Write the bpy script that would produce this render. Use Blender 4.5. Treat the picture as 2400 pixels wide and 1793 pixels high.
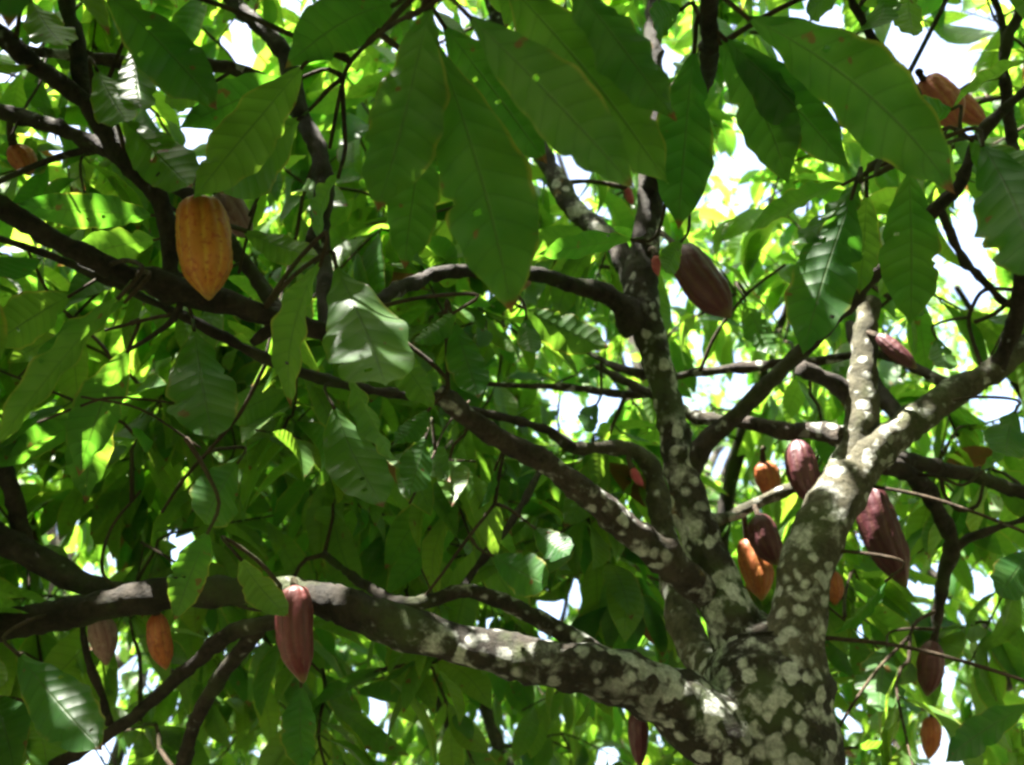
import bpy, math, random
import numpy as np
from mathutils import Vector, Matrix, noise as mnoise
random.seed(7); rng = np.random.default_rng(7)
scene = bpy.context.scene
for o in list(bpy.data.objects): bpy.data.objects.remove(o)
col = scene.collection
R = math.radians

# ------------------------------------------------------------------ camera
W, H, F = 2400.0, 1793.0, 2250.0            # photograph size and focal length in its pixels
CAM = np.array([0.0, 0.0, 1.55])
PITCH, ROLL = R(30), R(7)
_f = np.array([0, math.cos(PITCH), math.sin(PITCH)])
_r0 = np.array([1.0, 0, 0]); _u0 = np.cross(_r0, _f)
_r = math.cos(ROLL) * _r0 - math.sin(ROLL) * _u0
_u = math.cos(ROLL) * _u0 + math.sin(ROLL) * _r0
def P(x, y, d):
    return CAM + d * (_f + (x - W / 2) / F * _r - (y - H / 2) / F * _u)
def project(pts):
    q = np.asarray(pts) - CAM
    d = q @ _f
    ds = np.where(d > 0.05, d, 0.05)
    return W / 2 + F * (q @ _r) / ds, H / 2 - F * (q @ _u) / ds, d
cd = bpy.data.cameras.new('camera'); cam = bpy.data.objects.new('camera', cd); col.objects.link(cam)
M = Matrix.Identity(4)
for i in range(3):
    M[i][0], M[i][1], M[i][2], M[i][3] = _r[i], _u[i], -_f[i], CAM[i]
cam.matrix_world = M
cd.sensor_width = 36; cd.lens = 36 * F / W
cd.clip_start = 0.05; cd.clip_end = 3000
cd.dof.use_dof = True; cd.dof.focus_distance = 1.75; cd.dof.aperture_fstop = 3.8
scene.camera = cam

# ------------------------------------------------------------------ sky, sun, exposure
SUN = np.array([-0.18, -0.24, 0.93]); SUN /= np.linalg.norm(SUN)
EL = math.asin(SUN[2]); AZ = math.atan2(SUN[0], SUN[1])
world = bpy.data.worlds.new('World'); scene.world = world; world.use_nodes = True
nt = world.node_tree; nt.nodes.clear()
sky = nt.nodes.new('ShaderNodeTexSky'); sky.sky_type = 'NISHITA'; sky.sun_disc = False
sky.sun_elevation = EL; sky.sun_rotation = AZ; sky.altitude = 100; sky.dust_density = 6.0; sky.air_density = 0.8
bg = nt.nodes.new('ShaderNodeBackground'); bg.inputs['Strength'].default_value = 0.085
wo = nt.nodes.new('ShaderNodeOutputWorld')
nt.links.new(sky.outputs[0], bg.inputs[0]); nt.links.new(bg.outputs[0], wo.inputs[0])
sd = bpy.data.lights.new('sun', 'SUN'); sd.energy = 5.0; sd.angle = R(0.5); sd.color = (1.0, 0.95, 0.86)
sun = bpy.data.objects.new('sun', sd); col.objects.link(sun)
sun.rotation_euler = Vector(-SUN).to_track_quat('-Z', 'Y').to_euler(); sun.location = (0, 0, 12)
scene.view_settings.view_transform = 'Standard'; scene.view_settings.look = 'None'
scene.view_settings.gamma = 1.0; scene.view_settings.use_curve_mapping = False
scene.view_settings.exposure = 3.6
scene.render.engine = 'CYCLES'
cy = scene.cycles
cy.use_denoising = True
cy.max_bounces = 10; cy.diffuse_bounces = 6; cy.transmission_bounces = 8; cy.glossy_bounces = 3
cy.sample_clamp_indirect = 8.0
try: cy.filter_width = 2.7
except Exception: pass
scene.render.filter_size = 2.7

# ------------------------------------------------------------------ node helpers
def new_mat(name):
    m = bpy.data.materials.new(name); m.use_nodes = True; m.node_tree.nodes.clear()
    return m, m.node_tree
class G:
    def __init__(s, nt): s.nt = nt
    def n(s, t, **kw):
        k = s.nt.nodes.new(t)
        for a, v in kw.items(): setattr(k, a, v)
        return k
    def put(s, sock, v):
        if hasattr(v, 'links') or isinstance(v, bpy.types.NodeSocket): s.nt.links.new(v, sock)
        elif isinstance(v, (tuple, list)) and len(v) == 3 and sock.type == 'RGBA': sock.default_value = (*v, 1)
        else: sock.default_value = v
    def math(s, op, a, b=0.0, c=0.0, clamp=False):
        k = s.n('ShaderNodeMath', operation=op, use_clamp=clamp)
        for i, v in enumerate((a, b, c)): s.put(k.inputs[i], v)
        return k.outputs[0]
    def mix(s, f, a, b):
        k = s.n('ShaderNodeMix', data_type='RGBA'); s.put(k.inputs[0], f); s.put(k.inputs[6], a); s.put(k.inputs[7], b)
        return k.outputs[2]
    def noise(s, vec, scale, detail=3, rough=0.55):
        k = s.n('ShaderNodeTexNoise'); s.nt.links.new(vec, k.inputs['Vector'])
        k.inputs['Scale'].default_value = scale; k.inputs['Detail'].default_value = detail; k.inputs['Roughness'].default_value = rough
        return k.outputs[0]
    def ramp(s, v, a, b):
        k = s.n('ShaderNodeMapRange', interpolation_type='SMOOTHSTEP'); s.put(k.inputs[0], v)
        k.inputs[1].default_value = a; k.inputs[2].default_value = b
        return k.outputs[0]

# ------------------------------------------------------------------ materials
def leaf_material():
    m, nt = new_mat('leaf'); g = G(nt)
    uv = g.n('ShaderNodeUVMap', uv_map='UVMap'); sx = g.n('ShaderNodeSeparateXYZ'); nt.links.new(uv.outputs[0], sx.inputs[0])
    u, v = sx.outputs[0], sx.outputs[1]
    a = g.math('ABSOLUTE', g.math('MULTIPLY_ADD', u, 2.0, -1.0))
    at = g.n('ShaderNodeAttribute', attribute_name='tint'); tint0 = at.outputs['Fac']
    oi = g.n('ShaderNodeObjectInfo')
    tc = g.n('ShaderNodeTexCoord'); geo = g.n('ShaderNodeNewGeometry'); pos = geo.outputs['Position']
    rnd = g.math('ADD', g.math('MULTIPLY', oi.outputs['Random'], 0.22), g.math('MULTIPLY', tint0, 1.0))
    phase = g.math('MULTIPLY', g.math('SUBTRACT', v, g.math('MULTIPLY', g.math('POWER', a, 1.25), 0.085)), 11.0)
    pp = g.math('PINGPONG', phase, 0.5)                       # 0 on a vein, 0.5 between
    vein = g.math('SUBTRACT', 1.0, g.ramp(pp, 0.02, 0.10))
    mid = g.math('SUBTRACT', 1.0, g.ramp(a, 0.012, 0.05))
    veins = g.math('MAXIMUM', g.math('MULTIPLY', vein, 0.35), mid)
    big = g.noise(pos, 9.0, 3); fine = g.noise(pos, 70.0, 3)
    t = g.math('ADD', g.math('MULTIPLY', rnd, 0.8), g.math('MULTIPLY_ADD', big, 0.7, -0.35), clamp=True)
    refl = g.mix(t, (0.020, 0.068, 0.017), (0.090, 0.170, 0.032))
    tran = g.mix(t, (0.085, 0.310, 0.018), (0.450, 0.700, 0.050))
    # yellowing rims, brown tips and specks that some leaves carry
    edge = g.math('MULTIPLY', g.ramp(a, 0.86, 1.0), g.ramp(big, 0.46, 0.62))
    refl = g.mix(g.math('MULTIPLY', edge, 0.8), refl, (0.22, 0.20, 0.04)); tran = g.mix(g.math('MULTIPLY', edge, 0.8), tran, (0.55, 0.50, 0.06))
    old = g.ramp(g.noise(pos, 5.0, 1), 0.47, 0.55)
    tipm = g.math('MULTIPLY', g.ramp(g.math('ADD', v, g.math('MULTIPLY', fine, 0.05)), 0.955, 0.985), old)
    speck = g.math('MULTIPLY', g.ramp(g.noise(pos, 26.0, 2), 0.69, 0.73), 0.8)
    br = g.math('MAXIMUM', tipm, speck)
    dead = g.ramp(tint0, 1.2, 1.4); br = g.math('MAXIMUM', br, dead)
    refl = g.mix(br, refl, (0.16, 0.075, 0.03)); tran = g.mix(br, tran, (0.22, 0.10, 0.03))
    refl = g.mix(g.math('MULTIPLY', mid, 0.5), refl, (0.10, 0.15, 0.05))
    tran = g.mix(g.math('MULTIPLY', veins, 0.6), tran, (0.05, 0.11, 0.01))
    bmp = g.n('ShaderNodeBump'); bmp.inputs['Strength'].default_value = 0.33; bmp.inputs['Distance'].default_value = 0.004
    hgt = g.math('ADD', g.math('MULTIPLY', g.math('SINE', g.math('MULTIPLY', pp, math.pi)), 0.8), g.math('MULTIPLY', fine, 0.3)); hgt = g.math('ADD', hgt, g.math('MULTIPLY', mid, 0.9))
    g.put(bmp.inputs['Height'], hgt)
    pr = g.n('ShaderNodeBsdfPrincipled'); g.put(pr.inputs['Base Color'], refl)
    g.put(pr.inputs['Roughness'], g.math('MULTIPLY_ADD', fine, 0.2, 0.36)); pr.inputs['Specular IOR Level'].default_value = 0.30
    nt.links.new(bmp.outputs[0], pr.inputs['Normal'])
    tr = g.n('ShaderNodeBsdfTranslucent'); g.put(tr.inputs[0], tran); nt.links.new(bmp.outputs[0], tr.inputs['Normal'])
    mx = g.n('ShaderNodeMixShader'); mx.inputs[0].default_value = 0.48
    nt.links.new(pr.outputs[0], mx.inputs[1]); nt.links.new(tr.outputs[0], mx.inputs[2])
    out = g.n('ShaderNodeOutputMaterial'); nt.links.new(mx.outputs[0], out.inputs[0])
    return m

def bark_material(name, dark, light, lichen, moss, scale=1.0):
    m, nt = new_mat(name); g = G(nt)
    geo = g.n('ShaderNodeNewGeometry'); pos = geo.outputs['Position']
    n1 = g.noise(pos, 16 * scale, 7, 0.68); n2 = g.noise(pos, 80 * scale, 6, 0.72); n3 = g.noise(pos, 3.2, 2)
    base = g.mix(g.ramp(g.math('ADD', g.math('MULTIPLY', n1, 0.6), g.math('MULTIPLY', n2, 0.4)), 0.36, 0.66), dark, light)
    ms = g.math('MULTIPLY', g.ramp(g.noise(pos, 6.0, 4), 0.5, 0.68), moss)
    base = g.mix(ms, base, (0.055, 0.085, 0.022))
    # crustose lichen: pale rounded blotches of many sizes, in colonies
    wv = g.n('ShaderNodeTexNoise'); nt.links.new(pos, wv.inputs['Vector']); wv.inputs['Scale'].default_value = 30; wv.inputs['Detail'].default_value = 3
    vm = g.n('ShaderNodeVectorMath', operation='MULTIPLY_ADD'); nt.links.new(wv.outputs['Color'], vm.inputs[0]); vm.inputs[1].default_value = (0.028,) * 3; nt.links.new(pos, vm.inputs[2])
    vo = g.n('ShaderNodeTexVoronoi', feature='SMOOTH_F1'); nt.links.new(vm.outputs[0], vo.inputs['Vector']); vo.inputs['Scale'].default_value = 33; vo.inputs['Smoothness'].default_value = 0.6
    sc_ = g.n('ShaderNodeSeparateColor'); nt.links.new(vo.outputs['Color'], sc_.inputs[0])
    la = g.n('ShaderNodeAttribute', attribute_name='lich').outputs['Fac']
    rad = g.math('MULTIPLY', g.math('SUBTRACT', sc_.outputs[0], g.math('MULTIPLY_ADD', la, -lichen * 0.72, 1.0)), 1.2)
    spots = g.math('MULTIPLY', g.ramp(g.math('SUBTRACT', rad, vo.outputs['Distance']), -0.16, 0.24), 0.95)
    nb = g.noise(vm.outputs[0], 12.5, 4, 0.6)
    blob = g.ramp(g.math('MULTIPLY_ADD', la, 0.15 * lichen, nb), 0.68, 0.84)
    zone = g.ramp(n3, 0.36, 0.56)
    lm = g.math('MAXIMUM', g.math('MULTIPLY', spots, g.math('MULTIPLY_ADD', zone, 0.7, 0.3)), g.math('MULTIPLY', blob, zone))
    lm = g.math('MULTIPLY', lm, g.ramp(n2, 0.15, 0.42))
    och = g.math('MULTIPLY', g.ramp(g.noise(pos, 5.5, 5, 0.7), 0.64, 0.70), min(1.0, lichen))
    base = g.mix(g.math('MULTIPLY', och, 0.7), base, (0.20, 0.12, 0.045))
    lcol = g.mix(g.ramp(n2, 0.35, 0.7), (0.28, 0.295, 0.255), (0.56, 0.57, 0.52))
    base = g.mix(g.math('MULTIPLY', lm, 0.92), base, lcol)
    bmp = g.n('ShaderNodeBump'); bmp.inputs['Strength'].default_value = 1.0; bmp.inputs['Distance'].default_value = 0.012
    g.put(bmp.inputs['Height'], g.math('ADD', g.math('ADD', n1, g.math('MULTIPLY', n2, 0.6)), g.math('MULTIPLY', lm, 0.35)))
    pr = g.n('ShaderNodeBsdfPrincipled'); g.put(pr.inputs['Base Color'], base); pr.inputs['Roughness'].default_value = 0.85
    pr.inputs['Specular IOR Level'].default_value = 0.25; nt.links.new(bmp.outputs[0], pr.inputs['Normal'])
    out = g.n('ShaderNodeOutputMaterial'); nt.links.new(pr.outputs[0], out.inputs[0])
    return m

def pod_material(name, ridge, furrow, fleck, fleckamt):
    m, nt = new_mat(name); g = G(nt)
    at = g.n('ShaderNodeAttribute', attribute_name='groove'); gr = at.outputs['Fac']     # 0 in a furrow, 1 on a rib
    at2 = g.n('ShaderNodeAttribute', attribute_name='along'); al = at2.outputs['Fac']
    tc = g.n('ShaderNodeTexCoord'); pos = tc.outputs['Object']
    n1 = g.noise(pos, 30, 4); n2 = g.noise(pos, 130, 3)
    f = g.math('ADD', gr, g.math('MULTIPLY_ADD', n1, 0.8, -0.4), clamp=True)
    c = g.mix(g.ramp(f, 0.15, 0.75), furrow, ridge)
    c = g.mix(g.math('MULTIPLY', g.ramp(g.math('ADD', g.math('MULTIPLY', n2, 0.5), g.math('MULTIPLY', n1, 0.5)), 0.50, 0.60), fleckamt), c, fleck)
    c = g.mix(g.math('MULTIPLY', g.ramp(al, 0.86, 1.0), 0.5), c, (0.16, 0.17, 0.05))
    c = g.mix(g.math('MULTIPLY', g.math('SUBTRACT', 1.0, g.ramp(g.math('ADD', al, g.math('MULTIPLY_ADD', n1, .5, -.25)), 0.03, 0.30)), 0.55), c, fleck)
    bmp = g.n('ShaderNodeBump'); bmp.inputs['Strength'].default_value = 0.6; bmp.inputs['Distance'].default_value = 0.004
    g.put(bmp.inputs['Height'], g.math('ADD', n1, g.math('MULTIPLY', n2, 0.5)))
    c = g.mix(g.math('MULTIPLY', g.ramp(g.noise(pos, 48, 3, .7), 0.66, 0.72), 0.75), c, (0.035, 0.022, 0.014))
    pr = g.n('ShaderNodeBsdfPrincipled'); g.put(pr.inputs['Base Color'], c); pr.inputs['Roughness'].default_value = 0.5
    pr.inputs['Specular IOR Level'].default_value = 0.35; nt.links.new(bmp.outputs[0], pr.inputs['Normal'])
    pr.inputs['Subsurface Weight'].default_value = 0.0
    out = g.n('ShaderNodeOutputMaterial'); nt.links.new(pr.outputs[0], out.inputs[0])
    return m

def ground_material():
    m, nt = new_mat('ground'); g = G(nt)
    geo = g.n('ShaderNodeNewGeometry'); pos = geo.outputs['Position']
    n1 = g.noise(pos, 1.3, 5); n2 = g.noise(pos, 18, 5)
    c = g.mix(g.ramp(n2, 0.35, 0.65), (0.05, 0.036, 0.020), (0.15, 0.11, 0.06))
    c = g.mix(g.ramp(n1, 0.48, 0.62), c, (0.04, 0.085, 0.02))
    bmp = g.n('ShaderNodeBump'); bmp.inputs['Distance'].default_value = 0.04; g.put(bmp.inputs['Height'], n2)
    pr = g.n('ShaderNodeBsdfPrincipled'); g.put(pr.inputs['Base Color'], c); pr.inputs['Roughness'].default_value = 0.95
    nt.links.new(bmp.outputs[0], pr.inputs['Normal'])
    out = g.n('ShaderNodeOutputMaterial'); nt.links.new(pr.outputs[0], out.inputs[0])
    return m
MLEAF = leaf_material()
MB_DARK = bark_material('bark_dark', (0.010, 0.0082, 0.006), (0.042, 0.033, 0.024), 0.3, 0.35)
MB_SPOT = bark_material('bark_spotted', (0.008, 0.007, 0.0045), (0.034, 0.027, 0.018), 1.0, 0.5)
MB_PALE = bark_material('bark_pale', (0.028, 0.027, 0.015), (0.092, 0.084, 0.052), 0.9, 0.5)
MB_ROSY = bark_material('bark_rosy', (0.015, 0.011, 0.008), (0.064, 0.049, 0.036), 0.9, 0.15)
MB_TWIG = bark_material('bark_twig', (0.020, 0.014, 0.008), (0.070, 0.048, 0.028), 0.0, 0.3)
M_ORANGE = pod_material('pod_orange', (0.40, 0.150, 0.020), (0.48, 0.260, 0.030), (0.28, 0.050, 0.016), 0.7)
M_RUST = pod_material('pod_rust', (0.32, 0.095, 0.025), (0.34, 0.14, 0.030), (0.18, 0.040, 0.020), 0.6)
M_PURPLE = pod_material('pod_purple', (0.066, 0.016, 0.020), (0.085, 0.032, 0.022), (0.050, 0.014, 0.018), 0.6)
M_CRIMSON = pod_material('pod_crimson', (0.092, 0.017, 0.019), (0.070, 0.019, 0.018), (0.120, 0.038, 0.030), 0.5)
M_MAUVE = pod_material('pod_mauve', (0.190, 0.105, 0.095), (0.130, 0.060, 0.055), (0.260, 0.180, 0.150), 0.6)
M_CORAL = pod_material('pod_coral', (0.36, 0.105, 0.075), (0.40, 0.17, 0.06), (0.30, 0.07, 0.055), 0.6)
M_PINK = pod_material('pod_pink', (0.36, 0.055, 0.075), (0.26, 0.04, 0.05), (0.42, 0.12, 0.11), 0.5)
MGROUND = ground_material()

# ------------------------------------------------------------------ object helpers
def mesh_obj(name, verts, faces, mat, parent=None, smooth=True, attrs=None, uv=None, origin=None):
    me = bpy.data.meshes.new(name)
    v = np.asarray(verts, dtype=np.float64)
    if origin is not None: v = v - np.asarray(origin)
    me.from_pydata(v.tolist(), [], [list(f) for f in faces])
    if attrs is None and mat.name.startswith('bark'): attrs = {'lich': np.full(len(v), 0.8)}
    if attrs:
        for k, arr in attrs.items():
            a = me.attributes.new(k, 'FLOAT', 'POINT'); a.data.foreach_set('value', np.asarray(arr, dtype=np.float32))
    if uv is not None:
        l = me.uv_layers.new(name='UVMap'); idx = np.empty(len(me.loops), dtype=np.int32); me.loops.foreach_get('vertex_index', idx)
        l.data.foreach_set('uv', np.asarray(uv, dtype=np.float32)[idx].ravel())
    if smooth: me.polygons.foreach_set('use_smooth', np.ones(len(me.polygons), dtype=bool))
    me.materials.append(mat); me.update()
    o = bpy.data.objects.new(name, me); col.objects.link(o)
    if parent is not None: o.parent = parent
    return o
def thing(name, label, cat, loc, group=None):
    o = bpy.data.objects.new(name, None); col.objects.link(o); o.location = [float(c) for c in loc]; o.empty_display_size = 0.1
    o['label'] = label; o['category'] = cat
    if group: o['group'] = group
    return o
def unit(v): v = np.asarray(v, dtype=float); return v / (np.linalg.norm(v) + 1e-9)

def resample(pts, rad, step):
    """Catmull-Rom through pts; returns points and radii about `step` apart."""
    pts = np.asarray(pts, float); rad = np.asarray(rad, float)
    if len(pts) == 2: pts = np.array([pts[0], (pts[0] + pts[1]) / 2, pts[1]]); rad = np.array([rad[0], rad.mean(), rad[1]])
    e = np.vstack([2 * pts[0] - pts[1], pts, 2 * pts[-1] - pts[-2]])
    op, orr = [], []
    for i in range(len(pts) - 1):
        p0, p1, p2, p3 = e[i], e[i + 1], e[i + 2], e[i + 3]
        n = max(2, int(math.ceil(np.linalg.norm(p2 - p1) / step)))
        for k in range(n):
            t = k / n
            op.append(0.5 * ((2 * p1) + (-p0 + p2) * t + (2 * p0 - 5 * p1 + 4 * p2 - p3) * t * t + (-p0 + 3 * p1 - 3 * p2 + p3) * t ** 3))
            s = t * t * (3 - 2 * t); orr.append(rad[i] * (1 - s) + rad[i + 1] * s)
    op.append(pts[-1]); orr.append(rad[-1])
    return np.array(op), np.array(orr)
def tube(pts, rad, seg=12, lump=0.07, flat_end=False, seed=0):
    pts = np.asarray(pts); n = len(pts); rr = np.random.default_rng(seed)
    tan = np.gradient(pts, axis=0); tan /= np.linalg.norm(tan, axis=1)[:, None] + 1e-9
    ref = np.array([0.3, 0.2, 1.0]) if abs(tan[0] @ unit([0.3, 0.2, 1])) < 0.9 else np.array([1.0, 0, 0])
    a = unit(np.cross(tan[0], ref)); V = []
    th = np.linspace(0, 2 * np.pi, seg, endpoint=False)
    ph = rr.uniform(0, 6.28, 8); s = np.cumsum(np.r_[0, np.linalg.norm(np.diff(pts, axis=0), axis=1)])
    kn = [(rr.uniform(0, s[-1]), rr.uniform(0, 6.28), rr.uniform(.12, .38)) for _ in range(int(s[-1] / 0.085))] if seg >= 10 else []
    for i in range(n):
        a = unit(a - (a @ tan[i]) * tan[i]); b = np.cross(tan[i], a)
        k = s[i] / max(rad[i], 0.004)
        w = 1 + lump * (np.sin(2 * th + ph[0] + k * .31) * .5 + np.sin(3 * th + ph[1] - k * .43) * .5 + np.sin(k * .9 + ph[2]) * .6 + np.sin(k * 2.3 + th + ph[3]) * .5 + np.sin(k * 3.7 - 2 * th + ph[4]) * .35)
        for s0, t0, am_ in kn:
            if abs(s[i] - s0) < rad[i] * 1.6:
                dth = (th - t0 + math.pi) % (2 * math.pi) - math.pi
                w = w + am_ * min(1, .022 / rad[i]) * np.exp(-((s[i] - s0) / (rad[i] * .42)) ** 2 - (dth / .45) ** 2)
        if rad[i] > 0.008 and seg >= 10:
            cc = np.cos(th)[:, None] * a + np.sin(th)[:, None] * b; q = pts[i] + rad[i] * cc
            am = 0.0078 / max(rad[i], .012)
            w = w + np.array([0.9 * am * mnoise.noise(Vector(v * 22)) + 0.45 * am * mnoise.noise(Vector(v * 70)) for v in q])
        V.append(pts[i] + rad[i] * w[:, None] * (np.cos(th)[:, None] * a + np.sin(th)[:, None] * b))
    V = np.vstack(V); Fc = []
    for i in range(n - 1):
        for j in range(seg):
            j2 = (j + 1) % seg
            Fc.append((i * seg + j, i * seg + j2, (i + 1) * seg + j2, (i + 1) * seg + j))
    m = len(V); V = np.vstack([V, pts[0] - tan[0] * rad[0] * 0.1, pts[-1] + tan[-1] * rad[-1] * (0.06 if flat_end else 0.7)])
    for j in range(seg):
        j2 = (j + 1) % seg
        Fc.append((j2, j, m)); Fc.append(((n - 1) * seg + j, (n - 1) * seg + j2, m + 1))
    return V, Fc

# ------------------------------------------------------------------ leaf shapes
PT = np.array([0, .02, .05, .1, .2, .35, .5, .65, .78, .88, .94, .975, 1.0])
PW = np.array([.03, .06, .15, .31, .58, .87, 1., .96, .76, .43, .18, .06, 0.0])
def leaf_shape(nl, nw, ratio, sag, fold, wave, twist, side, seed, tint):
    """Blade of length 1 along +Y from the origin, normal +Z; nl by nw quads."""
    rr = np.random.default_rng(seed)
    ts = np.linspace(0, 1, nl + 1) ** 0.93
    us = np.linspace(-1, 1, nw + 1); ph = rr.uniform(0, 6.28, 6); fr = rr.uniform(3.2, 5.0, 2)
    V, UV = [], []
    notch = [(rr.uniform(.2, .95), rr.choice([-1, 1]), rr.uniform(.08, .3)) for _ in range(rr.integers(1, 5))] if nl > 20 else []
    for t in ts:
        hw = ratio * 0.5 * np.interp(t, PT, PW)
        for u in us:
            e = abs(u)
            w = hw * (1 + (0.3 * math.sin(t * 17 + ph[0] + 2 * (u > 0)) + 0.25 * math.sin(t * 43 + ph[1] * (1 + (u > 0)))) * wave * 6 * (e > .7) + 0.06 * math.sin(t * 5 + ph[3]) * (1 if u > 0 else -1))
            for t0, sd, am in notch:
                if u * sd > 0.5: w *= 1 - am * math.exp(-((t - t0) / .022) ** 2)
            x = u * w
            z = fold * e * hw * 1.2 + wave * e ** 1.6 * math.sin(fr[int(u > 0)] * 2 * math.pi * t + ph[2 + int(u > 0)]) * np.interp(t, [0, .15, .8, 1], [0, 1, 1, .3])
            z += 0.012 * (1 - e) * math.sin(t * 9 + ph[5]) * 0.3
            a = twist * t; x, z = x * math.cos(a) - z * math.sin(a), x * math.sin(a) + z * math.cos(a)
            ang = sag * t                                # the blade bends down along its length
            y = t if abs(sag) < 1e-3 else math.sin(ang) / sag
            zz = 0 if abs(sag) < 1e-3 else -(1 - math.cos(ang)) / sag
            V.append((x + side * t * (1 - t) * 4, y - z * -math.sin(ang) * 0, zz + z)); UV.append(((u + 1) / 2, t))
    V = np.array(V); V /= np.linalg.norm(V[-1])
    Fc = []
    for i in range(nl):
        for j in range(nw):
            a = i * (nw + 1) + j
            Fc.append((a, a + 1, a + nw + 2, a + nw + 1))
    # petiole
    b = len(V); r = 0.011; L = 0.09
    pv = []
    for y, z in ((-L, 0.02), (0.03, -0.006)):
        for k in range(3):
            an = 2 * math.pi * k / 3; pv.append((r * math.cos(an), y, z + r * math.sin(an)))
    V = np.vstack([V, pv]); UV += [(0.5, 0.3)] * 6
    for k in range(3): Fc.append((b + k, b + (k + 1) % 3, b + 3 + (k + 1) % 3, b + 3 + k))
    return V, Fc, np.array(UV), np.full(len(V), tint)
NVAR = 14
VARS = []
for k in range(NVAR):
    q = np.random.default_rng(100 + k)
    VARS.append(leaf_shape(7, 4, q.uniform(.30, .40), q.uniform(.3, 1.1), q.uniform(.05, .5), q.uniform(.004, .016), q.uniform(-.5, .5), q.uniform(-.04, .04), k, q.uniform(0.0, 0.75)))
VMESH = []
def variant_mesh(k):
    V, Fc, UV, T = VARS[k]
    o = mesh_obj('leaf', V, Fc, MLEAF, None, True, {'tint': T}, UV); me = o.data; bpy.data.objects.remove(o); return me
VMESH = [variant_mesh(k) for k in range(NVAR)]

def frame(y, n):
    y = unit(y); n = np.asarray(n, float); z = unit(n - (n @ y) * y); x = np.cross(y, z); return x, y, z

# coarse record of where limbs and pods stand in front, so that the filling foliage keeps behind them
CELL = 8; GW, GH = int(W / CELL) + 1, int(H / CELL) + 1
front = np.zeros((GH, GW))
def mark(pts, rad):
    x, y, d = project(pts)
    for xi, yi, di, ri in zip(x, y, d, rad):
        rp = max(4, ri * F / max(di, .1) * 1.05)
        x0, x1, y0, y1 = int((xi - rp) / CELL), int((xi + rp) / CELL), int((yi - rp) / CELL), int((yi + rp) / CELL)
        if x1 < 0 or y1 < 0 or x0 >= GW or y0 >= GH: continue
        s = front[max(0, y0):y1 + 1, max(0, x0):x1 + 1]; np.maximum(s, di + 0.03, out=s)
# openings in the canopy through which the sky shows
GAPS = [(2270, 590, 75, 110), (2290, 680, 70, 40), (2345, 945, 62, 52), (1700, 1078, 52, 42), (1820, 1075, 20, 22), (1395, 970, 26, 46), (1332, 950, 20, 46), (1300, 1000, 22, 16), (1490, 835, 30, 45),
        (1490, 915, 22, 26), (1655, 660, 32, 45), (1590, 690, 22, 35), (468, 352, 13, 60), (430, 1285, 44, 28), (285, 1535, 34, 34), (370, 1590, 24, 20), (230, 1765, 75, 34), (2100, 105, 85, 42), (2290, 60, 40, 30), (1355, 420, 36, 58), (1420, 120, 24, 46), (1305, 350, 28, 26),
        (1128, 105, 18, 40), (1012, 60, 14, 40), (1975, 270, 30, 22), (1757, 347, 30, 30), (1690, 380, 14, 30), (1135, 1455, 28, 20), (1290, 1420, 34, 40), (1355, 1380, 16, 26), (2300, 1370, 22, 32), (2130, 1365, 18, 20), (768, 640, 14, 55), (1735, 875, 26, 50), (128, 1240, 26, 34),
        (880, 1645, 30, 30), (1345, 590, 22, 22), (1830, 735, 22, 26), (2010, 1470, 20, 26), (2215, 1590, 20, 30), (1970, 1650, 12, 36), (2370, 1600, 22, 18), (1420, 1770, 30, 22), (560, 90, 30, 60), (20, 160, 26, 36), (150, 280, 28, 22), (2330, 470, 20, 20), (1870, 990, 30, 14), (1395, 780, 20, 30), (1440, 930, 20, 20), (500, 1500, 18, 20), (540, 1440, 20, 14), (210, 1380, 20, 40), (1640, 960, 26, 20),
        (2050, 160, 60, 40), (2180, 120, 40, 30), (2240, 210, 30, 30), (1700, 470, 26, 20), (1850, 470, 24, 18), (2080, 960, 22, 18), (1560, 560, 16, 24), (1640, 800, 24, 40)]
_g = np.array(GAPS, float); _g[:, 2:] *= 0.95
SHAFTS = np.array([P(*q) for q in ((2130, 1070, 2.3), (1740, 862, 2.74), (1690, 866, 2.74), (1805, 992, 2.42), (1880, 1000, 2.4), (1205, 1520, 1.86), (680, 1350, 1.97), (800, 1400, 1.92), (1360, 1055, 2.49), (850, 680, 1.5), (1800, 1215, 2.43), (1400, 1450, 2.1), (860, 1180, 2.2), (1620, 1620, 1.95), (2090, 770, 2.3), (1900, 540, 1.6), (2220, 1590, 2.6), (2050, 1760, 2.3), (1260, 640, 2.3), (640, 1100, 2.2))])
SH_R = np.full(len(SHAFTS), 0.05); SH_R[[6, 7]] = 0.036; SH_R[9] = 0.034; SH_R[[0, 1, 2, 3, 4]] = 0.085; SH_R[5] = 0.06
def blocked(pts, keep=0.0):
    q = pts[:, None, :] - SHAFTS[None]; al = q @ SUN; off = np.linalg.norm(q - al[..., None] * SUN, axis=2)
    if ((al > 0.02) & (off < SH_R)).any(): return True
    x, y, d = project(pts)
    inf = (d > 0.05) & (x > 0) & (x < W) & (y > 0) & (y < H)
    if not inf.any(): return (d.min() < 0.9 and np.linalg.norm(pts - CAM, axis=1).min() < 0.9)
    if d[inf].min() < 1.95: return True
    for xi, yi, di in zip(x[inf], y[inf], d[inf]):
        if front[int(yi / CELL), int(xi / CELL)] > di: return True
        if (((xi - _g[:, 0]) / _g[:, 2]) ** 2 + ((yi - _g[:, 1]) / _g[:, 3]) ** 2 < 1).any(): return True
    return False

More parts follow.
